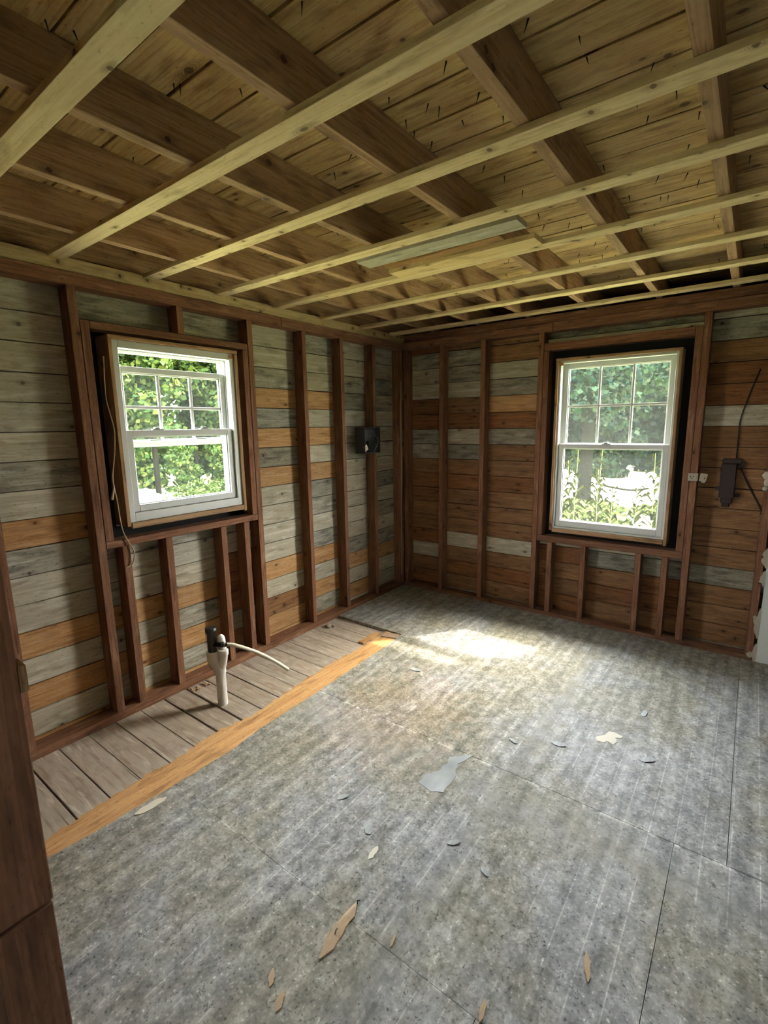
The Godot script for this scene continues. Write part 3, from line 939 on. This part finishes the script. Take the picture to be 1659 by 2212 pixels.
	put(c2, "cable", tube_mesh(spline([Vector3(2.462, 1.232, -0.080), Vector3(2.52, 1.10, -0.084), Vector3(2.592, 0.962, -0.086), Vector3(2.594, 0.93, -0.086)]), [0.0045], 7), M.wire, -c2.position)

	# old cord at the side of the left window
	var k := thing("hanging_cord", "thin frayed tan cord hanging beside the left window", "cord", Vector3(0.006, 1.85, 2.512))
	var pts := [Vector3(0, 1.846, 2.512), Vector3(0, 1.674, 2.522), Vector3(0, 1.587, 2.513), Vector3(0, 1.498, 2.500), Vector3(0, 1.385, 2.511), Vector3(0, 1.273, 2.532), Vector3(0, 1.215, 2.530), Vector3(0, 1.156, 2.524), Vector3(0, 1.012, 2.515), Vector3(0.004, 0.936, 2.493), Vector3(0.006, 0.882, 2.471), Vector3(0.006, 0.822, 2.482), Vector3(0.006, 0.804, 2.515)]
	var rel := []
	for q in pts:
		rel.append(q - Vector3(0, 1.85, 2.512))
	put(k, "strand", tube_mesh(spline(rel, 4), [0.0032], 7), M.cord)
	put(k, "frayed_end", tube_mesh(spline([Vector3(0.002, -0.62, 0.018), Vector3(0.002, -0.668, 0.030), Vector3(0.002, -0.69, 0.036)], 3), [0.003, 0.003, 0.006], 7), M.cord)

	var pc := thing("corner_cable", "thin pale cable running down the dark far corner", "cable", Vector3(0.006, 0.13, 0.055))
	put(pc, "strand", tube_mesh(spline([Vector3(0, 1.75, -0.012), Vector3(0, 1.40, -0.008), Vector3(0.002, 0.80, -0.006), Vector3(0, 0.36, -0.004), Vector3(-0.002, 0.0, 0.0)], 5), [0.0028], 6), M.plaster)

func rough_lump(rx: float, ry: float, rz: float, sd: int) -> ArrayMesh:
	var sp := SphereMesh.new()
	sp.radius = 1.0
	sp.height = 2.0
	sp.radial_segments = 14
	sp.rings = 8
	var arr := sp.get_mesh_arrays()
	var V: PackedVector3Array = arr[Mesh.ARRAY_VERTEX]
	var f := FastNoiseLite.new()
	f.seed = sd
	f.frequency = 1.1
	for i in V.size():
		var v := V[i]
		var k := 1.0 + 0.45 * f.get_noise_3d(v.x * 2, v.y * 2, v.z * 2)
		V[i] = Vector3(v.x * rx, v.y * ry, v.z * rz) * k
	arr[Mesh.ARRAY_VERTEX] = V
	var m := ArrayMesh.new()
	m.add_surface_from_arrays(Mesh.PRIMITIVE_TRIANGLES, arr)
	var st := SurfaceTool.new()
	st.create_from(m, 0)
	st.generate_normals()
	return st.commit()

# a ragged splinter or flake lying flat: outline along a line from a to b
func flake(a: Vector2, b: Vector2, wide: float, thick: float, sd: int, point := 0.2) -> ArrayMesh:
	var r := RandomNumberGenerator.new()
	r.seed = sd
	var mid := (a + b) * 0.5
	var d := (b - a)
	var n := Vector2(-d.y, d.x).normalized()
	var pts := PackedVector2Array()
	var steps := 9
	for i in steps + 1:
		var t := float(i) / steps
		var k := minf(1.0, minf(t, 1.0 - t) / maxf(point, 0.01) + 0.12)
		pts.append(a + d * t - mid + n * wide * 0.5 * k * r.randf_range(0.75, 1.1))
	for i in range(steps, -1, -1):
		var t := float(i) / steps
		var k := minf(1.0, minf(t, 1.0 - t) / maxf(point * 0.6, 0.01) + 0.12)
		pts.append(a + d * t - mid - n * wide * 0.5 * k * r.randf_range(0.75, 1.1))
	return slab_mesh(pts, 0.0, thick, Vector2.ZERO, Vector2(0.25, 2.0))

func litter() -> void:
	var top := 0.0185
	var wood := turned(M.plank)
	wood.albedo_color = Color(1.0, 0.93, 0.82)
	# big splinter with two bent nails
	var a := Vector2(1.653, 2.666)
	var b := Vector2(1.673, 2.856)
	var s := thing("wood_splinter", "long torn wood splinter with bent nails on the grey floor", "splinter", Vector3(1.663, top, 2.761))
	put(s, "sliver", flake(a, b, 0.036, 0.005, 3, 0.35), wood)
	put(s, "nail", tube_mesh([Vector3(0.0, 0.004, 0.02), Vector3(0.002, 0.018, 0.018), Vector3(0.004, 0.022, 0.012)], [0.0018], 6), M.steel)
	put(s, "nail", tube_mesh([Vector3(-0.006, 0.004, -0.09), Vector3(-0.008, 0.012, -0.094), Vector3(0.0, 0.014, -0.098)], [0.002], 6), M.wire)
	var list := [
		[Vector2(1.807, 2.672), Vector2(1.816, 2.714), 0.008, "slim pale wood sliver right of the nailed splinter"],
		[Vector2(1.586, 2.950), Vector2(1.615, 2.985), 0.016, "short tan wood chip on the floor by the partition post"],
		[Vector2(1.650, 2.970), Vector2(1.672, 3.012), 0.020, "reddish wood chip with a torn end on the grey floor"],
		[Vector2(2.272, 2.392), Vector2(2.297, 2.470), 0.016, "thin pointed pale splinter alone on the open grey floor"],
		[Vector2(2.092, 2.668), Vector2(2.102, 2.724), 0.014, "flat pinkish wood chip beside the floor sheet joint"],
	]
	var i := 0
	for q in list:
		var c: Vector2 = (q[0] + q[1]) * 0.5
		var o := thing("wood_chip", q[3], "splinter", Vector3(c.x, top, c.y), "loose wood chips on the grey floor")
		put(o, "sliver", flake(q[0], q[1], q[2], 0.004, 20 + i, 0.4), wood)
		i += 1
	# flakes of the old floor covering
	var p := thing("paper_scrap", "torn off-white scrap of floor covering on the grey floor", "scrap", Vector3(2.105, top, 1.333))
	put(p, "scrap", slab_mesh(PackedVector2Array([Vector2(-0.048, 0.056), Vector2(-0.060, 0.028), Vector2(-0.028, -0.010), Vector2(-0.018, -0.052), Vector2(0.006, -0.060), Vector2(0.046, -0.046), Vector2(0.040, -0.030), Vector2(0.018, -0.018), Vector2(0.030, 0.012), Vector2(0.022, 0.044), Vector2(-0.006, 0.030), Vector2(-0.020, 0.052)]), 0.0, 0.0014, Vector2.ZERO, Vector2.ONE), M.paper)
	var g := thing("grey_residue_flake", "large pale grey flake of floor covering by the floor joint", "scrap", Vector3(1.575, top, 1.985))
	var gp := jag([Vector2(0.055, -0.165), Vector2(0.03, -0.07), Vector2(0.062, 0.02), Vector2(0.055, 0.115), Vector2(0.02, 0.14)], 0.008, 61)
	gp.append_array(jag([Vector2(0.02, 0.14), Vector2(-0.052, 0.125), Vector2(-0.045, 0.07), Vector2(-0.015, 0.0), Vector2(-0.02, -0.09), Vector2(0.055, -0.165)], 0.008, 62).slice(1, -1))
	put(g, "flake", slab_mesh(PackedVector2Array(gp), 0.0, 0.0012, Vector2(-0.3, -0.2), Vector2(2.4, 3.8)), M.backing)
	var w := thing("pale_residue_flake", "curled off-white flake at the edge of the bare plywood strip", "scrap", Vector3(0.728, top, 2.846))
	put(w, "flake", flake(Vector2(0.736, 2.784), Vector2(0.722, 2.908), 0.036, 0.003, 9, 0.3), M.paper)
	var w2 := thing("white_streak_flake", "small chalky white flake on the grey floor before the nailed splinter", "scrap", Vector3(1.580, top, 2.492))
	put(w2, "flake", flake(Vector2(1.578, 2.462), Vector2(1.584, 2.522), 0.020, 0.0015, 14, 0.3), M.paper)
	var fr := RandomNumberGenerator.new()
	fr.seed = 19
	for q in [[0.985, 1.318, 0.08, 0.034], [1.05, 1.345, 0.05, 0.02], [1.92, 1.52, 0.07, 0.03], [2.27, 1.40, 0.07, 0.035], [1.50, 2.42, 0.06, 0.03], [1.79, 2.29, 0.05, 0.02], [1.93, 2.33, 0.045, 0.018], [1.74, 1.62, 0.05, 0.02], [2.20, 1.02, 0.06, 0.025], [1.32, 2.36, 0.05, 0.022]]:
		var o := thing("covering_flake", "small curled grey flake of old covering stuck to the floor", "scrap", Vector3(q[0], top, q[1]), "small flakes of old covering on the floor")
		var a2 := fr.randf_range(0, TAU)
		var dv: Vector2 = Vector2(cos(a2), sin(a2)) * q[2] * 0.5
		var fl := put(o, "flake", flake(-dv, dv, q[3], 0.0015, fr.randi_range(1, 900), 0.3), M.backing)
		fl.rotation = Vector3(fr.randf_range(0.02, 0.09), 0, fr.randf_range(0.02, 0.08))
		fl.position.y = 0.002
	# rubble at the foot of a stud and sawdust round the pipe
	var ru := thing("plaster_rubble", "small tan lump of rubble on the planks by the left wall", "rubble", Vector3(0.072, 0.0, 1.125))
	put(ru, "lump", rough_lump(0.026, 0.016, 0.022, 5), M.plaster, Vector3(0, 0.012, 0))
	put(ru, "lump", rough_lump(0.016, 0.010, 0.014, 6), M.plaster, Vector3(0.02, 0.008, -0.03))
	var de := thing("sawdust_heap", "heap of wood crumbs on the planks behind the white pipe", "debris", Vector3(0.045, 0.0, 2.20))
	for k in 14:
		put(de, "crumb", rough_lump(rng.randf_range(0.005, 0.012), rng.randf_range(0.004, 0.007), rng.randf_range(0.005, 0.012), 80 + k), wood, Vector3(rng.randf_range(-0.02, 0.025), 0.004, rng.randf_range(-0.06, 0.06)))

# ------------------------------------------------------------------ outdoors
func leaves_mesh(blobs: Array, count: int, size: float, cols: Array, sd: int, droop := 0.4) -> ArrayMesh:
	var r := RandomNumberGenerator.new()
	r.seed = sd
	var V := PackedVector3Array()
	var N := PackedVector3Array()
	var C := PackedColorArray()
	var I := PackedInt32Array()
	var wsum := 0.0
	for b in blobs:
		wsum += b[1].x * b[1].y
	for b in blobs:
		var n := int(count * (b[1].x * b[1].y) / wsum)
		for k in n:
			var d := Vector3(r.randfn(), r.randfn(), r.randfn()).normalized()
			var rad := pow(r.randf(), 0.28)
			var p: Vector3 = b[0] + Vector3(d.x * b[1].x, d.y * b[1].y, d.z * b[1].z) * rad
			var nn := (d + Vector3(r.randfn(), r.randfn() + droop, r.randfn()) * 0.6).normalized()
			var t := nn.cross(Vector3(r.randfn(), r.randfn(), r.randfn())).normalized()
			var s := nn.cross(t)
			var L := size * r.randf_range(0.6, 1.3)
			var W := L * r.randf_range(0.30, 0.48)
			var c: Color = cols[r.randi_range(0, cols.size() - 1)]
			c = c * r.randf_range(0.7, 1.3)
			var at := V.size()
			for q in [p - t * L * 0.5, p + s * W - nn * L * 0.06, p + t * L * 0.5 - nn * L * 0.15, p - s * W - nn * L * 0.06]:
				V.append(q)
				N.append(nn)
				C.append(c)
			I.append_array(PackedInt32Array([at, at + 1, at + 2, at, at + 2, at + 3]))
	var A := []
	A.resize(Mesh.ARRAY_MAX)
	A[Mesh.ARRAY_VERTEX] = V
	A[Mesh.ARRAY_NORMAL] = N
	A[Mesh.ARRAY_COLOR] = C
	A[Mesh.ARRAY_INDEX] = I
	var m := ArrayMesh.new()
	m.add_surface_from_arrays(Mesh.PRIMITIVE_TRIANGLES, A)
	return m

const GROUND := -0.35

func tree(called: String, label: String, at: Vector3, high: float, wide: float, low: float, count: int, size: float, cols: Array, sd: int, group: String, trunk := 0.12) -> void:
	var t := thing(called, label, "tree", at, group)
	var r := RandomNumberGenerator.new()
	r.seed = sd
	put(t, "trunk", tube_mesh([Vector3(0, -0.1, 0), Vector3(0.03, high * 0.3, 0.02), Vector3(-0.02, high * 0.75, 0)], [trunk, trunk * 0.8, trunk * 0.3], 10), M.bark)
	var blobs := []
	var n := 26
	for k in n:
		var y := lerpf(low, high, (k + 0.5) / n)
		var f := 1.0 if y < high * 0.8 else 0.75
		var a := k * 2.4
		var q := 0.62 if k % 3 > 0 else 0.15
		blobs.append([Vector3(cos(a) * q * wide * f, y, sin(a) * q * wide * f), Vector3(wide * 0.40 * f, (high - low) * 0.075, wide * 0.40 * f)])
	put(t, "foliage", leaves_mesh(blobs, count, size, cols, sd + 1), M.leaf)

func weed(at: Vector3, high: float, sd: int) -> void:
	var t := thing("tall_weed", "tall narrow-leaved weed growing against the far window", "plant", at, "tall weeds outside the far window")
	var r := RandomNumberGenerator.new()
	r.seed = sd
	var lean := Vector3(r.randf_range(-0.06, 0.06), 0, r.randf_range(-0.06, 0.06))
	put(t, "stem", tube_mesh([Vector3.ZERO, Vector3(0, high * 0.5, 0) + lean * 0.4, Vector3(0, high, 0) + lean], [0.006, 0.005, 0.002], 6), M.weedstem)
	var V := PackedVector3Array()
	var N := PackedVector3Array()
	var C := PackedColorArray()
	var I := PackedInt32Array()
	var n := 64
	for k in n:
		var f := float(k + 6) / (n + 6)
		var p := Vector3(0, high * f, 0) + lean * f * f
		var a := k * 2.4 + r.randf_range(-0.3, 0.3)
		var d := Vector3(cos(a), 0, sin(a))
		var s := d.cross(Vector3.UP).rotated(d, r.randf_range(-0.9, 0.9))
		var L := (0.15 if f < 0.8 else 0.10) * r.randf_range(0.8, 1.2)
		var c := Color(0.026, 0.031, 0.009) * r.randf_range(0.75, 1.35)
		var q1 := p + d * L * 0.45 + Vector3(0, L * 0.42, 0)
		var q2 := p + d * L * 0.95 + Vector3(0, L * 0.10, 0)
		var wd := L * 0.12
		var at0 := V.size()
		for q in [p - s * wd * 0.4, p + s * wd * 0.4, q1 - s * wd, q1 + s * wd, q2]:
			V.append(q)
			N.append((Vector3.UP + d * 0.4).normalized())
			C.append(c)
		I.append_array(PackedInt32Array([at0, at0 + 1, at0 + 3, at0, at0 + 3, at0 + 2, at0 + 2, at0 + 3, at0 + 4]))
	var A := []
	A.resize(Mesh.ARRAY_MAX)
	A[Mesh.ARRAY_VERTEX] = V
	A[Mesh.ARRAY_NORMAL] = N
	A[Mesh.ARRAY_COLOR] = C
	A[Mesh.ARRAY_INDEX] = I
	var m := ArrayMesh.new()
	m.add_surface_from_arrays(Mesh.PRIMITIVE_TRIANGLES, A)
	put(t, "foliage", m, M.leaf)

func outdoors() -> void:
	M.weedstem = plain(Color(0.32, 0.38, 0.18), 0.8)
	var g := structure("ground")
	piece(g, "lawn", Vector3(-60, GROUND - 0.5, -60), Vector3(60, GROUND, 60), M.lawn, Color.WHITE, 0.01)
	# sunlit paving seen low in the left window
	var pav := structure("pavement")
	put(pav, "paving_slab", slab_mesh(PackedVector2Array([Vector2(-15.2, -4.9), Vector2(-9.1, -2.9), Vector2(-7.5, -1.2), Vector2(-7.5, 1.0), Vector2(-15.2, 0.5)]), GROUND, GROUND + 0.03, Vector2.ZERO, Vector2.ONE), M.concrete)
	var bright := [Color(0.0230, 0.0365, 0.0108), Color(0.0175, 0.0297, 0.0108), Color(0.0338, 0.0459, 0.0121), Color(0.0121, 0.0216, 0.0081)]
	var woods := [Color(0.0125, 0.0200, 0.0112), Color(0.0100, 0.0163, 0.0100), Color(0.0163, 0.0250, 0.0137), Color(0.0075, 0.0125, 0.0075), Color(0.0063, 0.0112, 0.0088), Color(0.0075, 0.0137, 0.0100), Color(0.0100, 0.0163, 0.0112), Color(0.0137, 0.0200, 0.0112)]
	# two staggered rows of trees beyond the left window
	var sd := 500
	for q in [[-12.6, -9.6, 7.2], [-13.0, -6.9, 7.5], [-12.8, -4.2, 7.3], [-13.2, -1.5, 7.4], [-13.0, 1.2, 7.2], [-13.0, 3.9, 7.4], [-13.0, 6.6, 7.4]]:
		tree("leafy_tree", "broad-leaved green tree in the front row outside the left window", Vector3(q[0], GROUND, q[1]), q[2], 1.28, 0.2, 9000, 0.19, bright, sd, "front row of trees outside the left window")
		sd += 7
	for q in [[-15.6, -10.9, 9.6], [-15.8, -8.2, 9.8], [-15.7, -5.5, 9.6], [-15.9, -2.8, 9.9], [-15.8, -0.1, 9.6], [-15.7, 2.6, 9.4], [-15.7, 5.3, 9.4]]:
		tree("tall_leafy_tree", "taller green tree behind the front row outside the left window", Vector3(q[0], GROUND, q[1]), q[2], 1.28, 0.2, 9000, 0.22, bright, sd, "back row of trees outside the left window")
		sd += 7
	for q in [[-10.9, -6.9, 1.9], [-10.6, -5.6, 1.6], [-10.9, -4.3, 1.4], [-11.2, -8.2, 2.0]]:
		tree("leafy_shrub", "low pale green shrub before the trees outside the left window", Vector3(q[0], GROUND, q[1]), q[2], 0.58, 0.02, 2400, 0.09, bright, sd, "shrubs before the trees outside the left window", 0.03)
		sd += 7
	for q in [[-11.05, -3.55, 1.75], [-11.35, -5.0, 1.7], [-11.30, -6.25, 1.6]]:
		var po := thing("fence_post", "weathered dark fence post between shrubs outside the left window", "post", Vector3(q[0], GROUND, q[1]), "fence posts outside the left window")
		put(po, "post", box_mesh(Vector3(0.12, q[2], 0.12), 0.01), M.bark, Vector3(0, q[2] * 0.5, 0))
	# woods beyond the far window, in two rows
	for q in [[-6.6, -14.2, 4.0], [-4.0, -14.6, 4.2], [-1.4, -14.2, 4.0], [1.2, -14.6, 4.1], [3.8, -14.2, 4.0]]:
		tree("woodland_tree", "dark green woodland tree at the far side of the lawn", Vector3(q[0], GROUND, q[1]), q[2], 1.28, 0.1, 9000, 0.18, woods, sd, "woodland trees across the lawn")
		sd += 7
	for q in [[-7.9, -17.2, 4.9], [-5.3, -17.4, 5.0], [-2.7, -17.2, 4.9], [-0.1, -17.4, 5.0], [2.5, -17.2, 4.9]]:
		tree("tall_woodland_tree", "taller dark tree standing behind the woodland edge trees", Vector3(q[0], GROUND, q[1]), q[2], 1.28, 0.1, 9000, 0.22, woods, sd, "taller trees behind the woodland edge")
		sd += 7
	for q in [[-9.2, -20.2], [-6.6, -20.3], [-4.0, -20.2], [-1.4, -20.3], [1.2, -20.2]]:
		tree("distant_tree", "distant tree closing the view behind the far woods", Vector3(q[0], GROUND, q[1]), 5.4, 1.29, 0.0, 4200, 0.34, woods, sd, "distant trees behind the far woods")
		sd += 7
	for q in [[-18.6, -12.2], [-18.7, -9.5], [-18.6, -6.8], [-18.7, -4.1], [-18.6, -1.4]]:
		tree("backmost_tree", "tall tree closing the gaps behind the left hedge trees", Vector3(q[0], GROUND, q[1]), 9.8, 1.29, 0.0, 6000, 0.36, bright, sd, "backmost trees outside the left window")
		sd += 7
	# low growth covering the ground before the hedge
	var ur := RandomNumberGenerator.new()
	ur.seed = 91
	var ub := []
	for k in 150:
		var uz := ur.randf_range(-9.5, -2.6)
		var ux := ur.randf_range(-9.8, -6.4)
		# the paving stays clear
		if uz > -3.1 + (ux + 9.1) * 0.33 and ux < -7.2:
			continue
		ub.append([Vector3(ux, GROUND + ur.randf_range(0.1, 0.3), uz), Vector3(0.42, 0.26, 0.42)])
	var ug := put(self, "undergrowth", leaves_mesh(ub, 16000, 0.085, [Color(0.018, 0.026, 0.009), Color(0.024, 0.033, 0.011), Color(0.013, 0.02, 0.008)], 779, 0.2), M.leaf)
	ug.set_meta("kind", "stuff")
	ug.set_meta("label", "low green undergrowth outside the left window beside the paving")
	ug.set_meta("category", "undergrowth")
	var big := thing("lawn_tree", "stout grey trunk with a high spreading crown on the lawn", "tree", Vector3(-0.52, GROUND, -8.1))
	put(big, "trunk", tube_mesh([Vector3(0, -0.1, 0), Vector3(0, 0.3, 0), Vector3(0.02, 1.6, 0), Vector3(-0.04, 4.2, 0.05)], [0.20, 0.15, 0.13, 0.09], 14), M.bark)
	put(big, "limb", tube_mesh(spline([Vector3(0.0, 1.95, 0), Vector3(0.5, 2.15, 0.1), Vector3(1.2, 2.2, 0.2), Vector3(2.0, 2.05, 0.2)]), [0.05, 0.03, 0.02], 8), M.bark)
	var bl := []
	for k in 14:
		bl.append([Vector3(rng.randf_range(-1.8, 2.6), rng.randf_range(2.25, 3.4), rng.randf_range(-1.2, 1.2)), Vector3(0.9, 0.42, 0.8)])
	put(big, "foliage", leaves_mesh(bl, 6500, 0.12, woods, 901), M.leaf)
	var fb := thing("fallen_branch", "thin dark fallen branch lying across the sunlit lawn", "branch", Vector3(-0.25, GROUND, -10.9))
	put(fb, "stick", tube_mesh(spline([Vector3(-0.75, 0.10, -0.3), Vector3(-0.2, 0.06, 0.05), Vector3(0.3, 0.05, 0.3), Vector3(0.7, 0.12, 0.25)]), [0.03], 7), M.bark)
	# rough grass at the near edge of the lawn
	var gr := RandomNumberGenerator.new()
	gr.seed = 88
	var gb := []
	for k in 60:
		gb.append([Vector3(gr.randf_range(-2.5, 3.5), GROUND + 0.05, gr.randf_range(-7.6, -4.6)), Vector3(0.35, 0.14, 0.35)])
	var tg := put(self, "meadow_grass", leaves_mesh(gb, 9000, 0.12, [Color(0.03, 0.042, 0.014), Color(0.045, 0.056, 0.018), Color(0.06, 0.068, 0.025)], 777, 0.0), M.leaf)
	tg.set_meta("kind", "stuff")
	tg.set_meta("label", "rough green grass at the near edge of the lawn")
	tg.set_meta("category", "grass")
	for q in [[1.28, -0.80, 1.64], [1.42, -1.12, 1.42], [1.18, -1.15, 1.50], [1.93, -0.80, 1.60], [1.86, -1.16, 1.32], [1.66, -1.5, 1.22], [1.42, -1.62, 1.20], [2.06, -1.45, 1.5], [1.30, -1.45, 1.58]]:
		weed(Vector3(q[0], GROUND, q[1]), q[2], sd)
		sd += 3

func _ready() -> void:
	rng.seed = 4217
	setup_view()
	make_idx()
	make_materials()
	floors()
	wall_left()
	wall_back()
	wall_front()
	wall_right()
	ceiling()
	window("window_1", PI / 2, {"u0": -2.468, "u1": -1.770, "v0": 1.030, "v1": 1.932, "fl": 0.030, "fr": 0.030, "fb": 0.046, "ft": 0.036, "sl": 0.032, "rail": 0.036, "meet": 1.497, "utop": 1.818, "ubot": 1.409, "locks": [-2.26, -1.98], "lift": true}, M.glass)
	window("window_2", 0.0, {"u0": 1.360, "u1": 2.098, "v0": 0.722, "v1": 1.932, "fl": 0.014, "fr": 0.012, "fb": 0.012, "ft": 0.016, "sl": 0.034, "rail": 0.046, "meet": 1.349, "utop": 1.914, "ubot": 1.316, "locks": [1.70]}, M.dusty_glass)
	drain()
	wall_things()
	litter()
	outdoors()
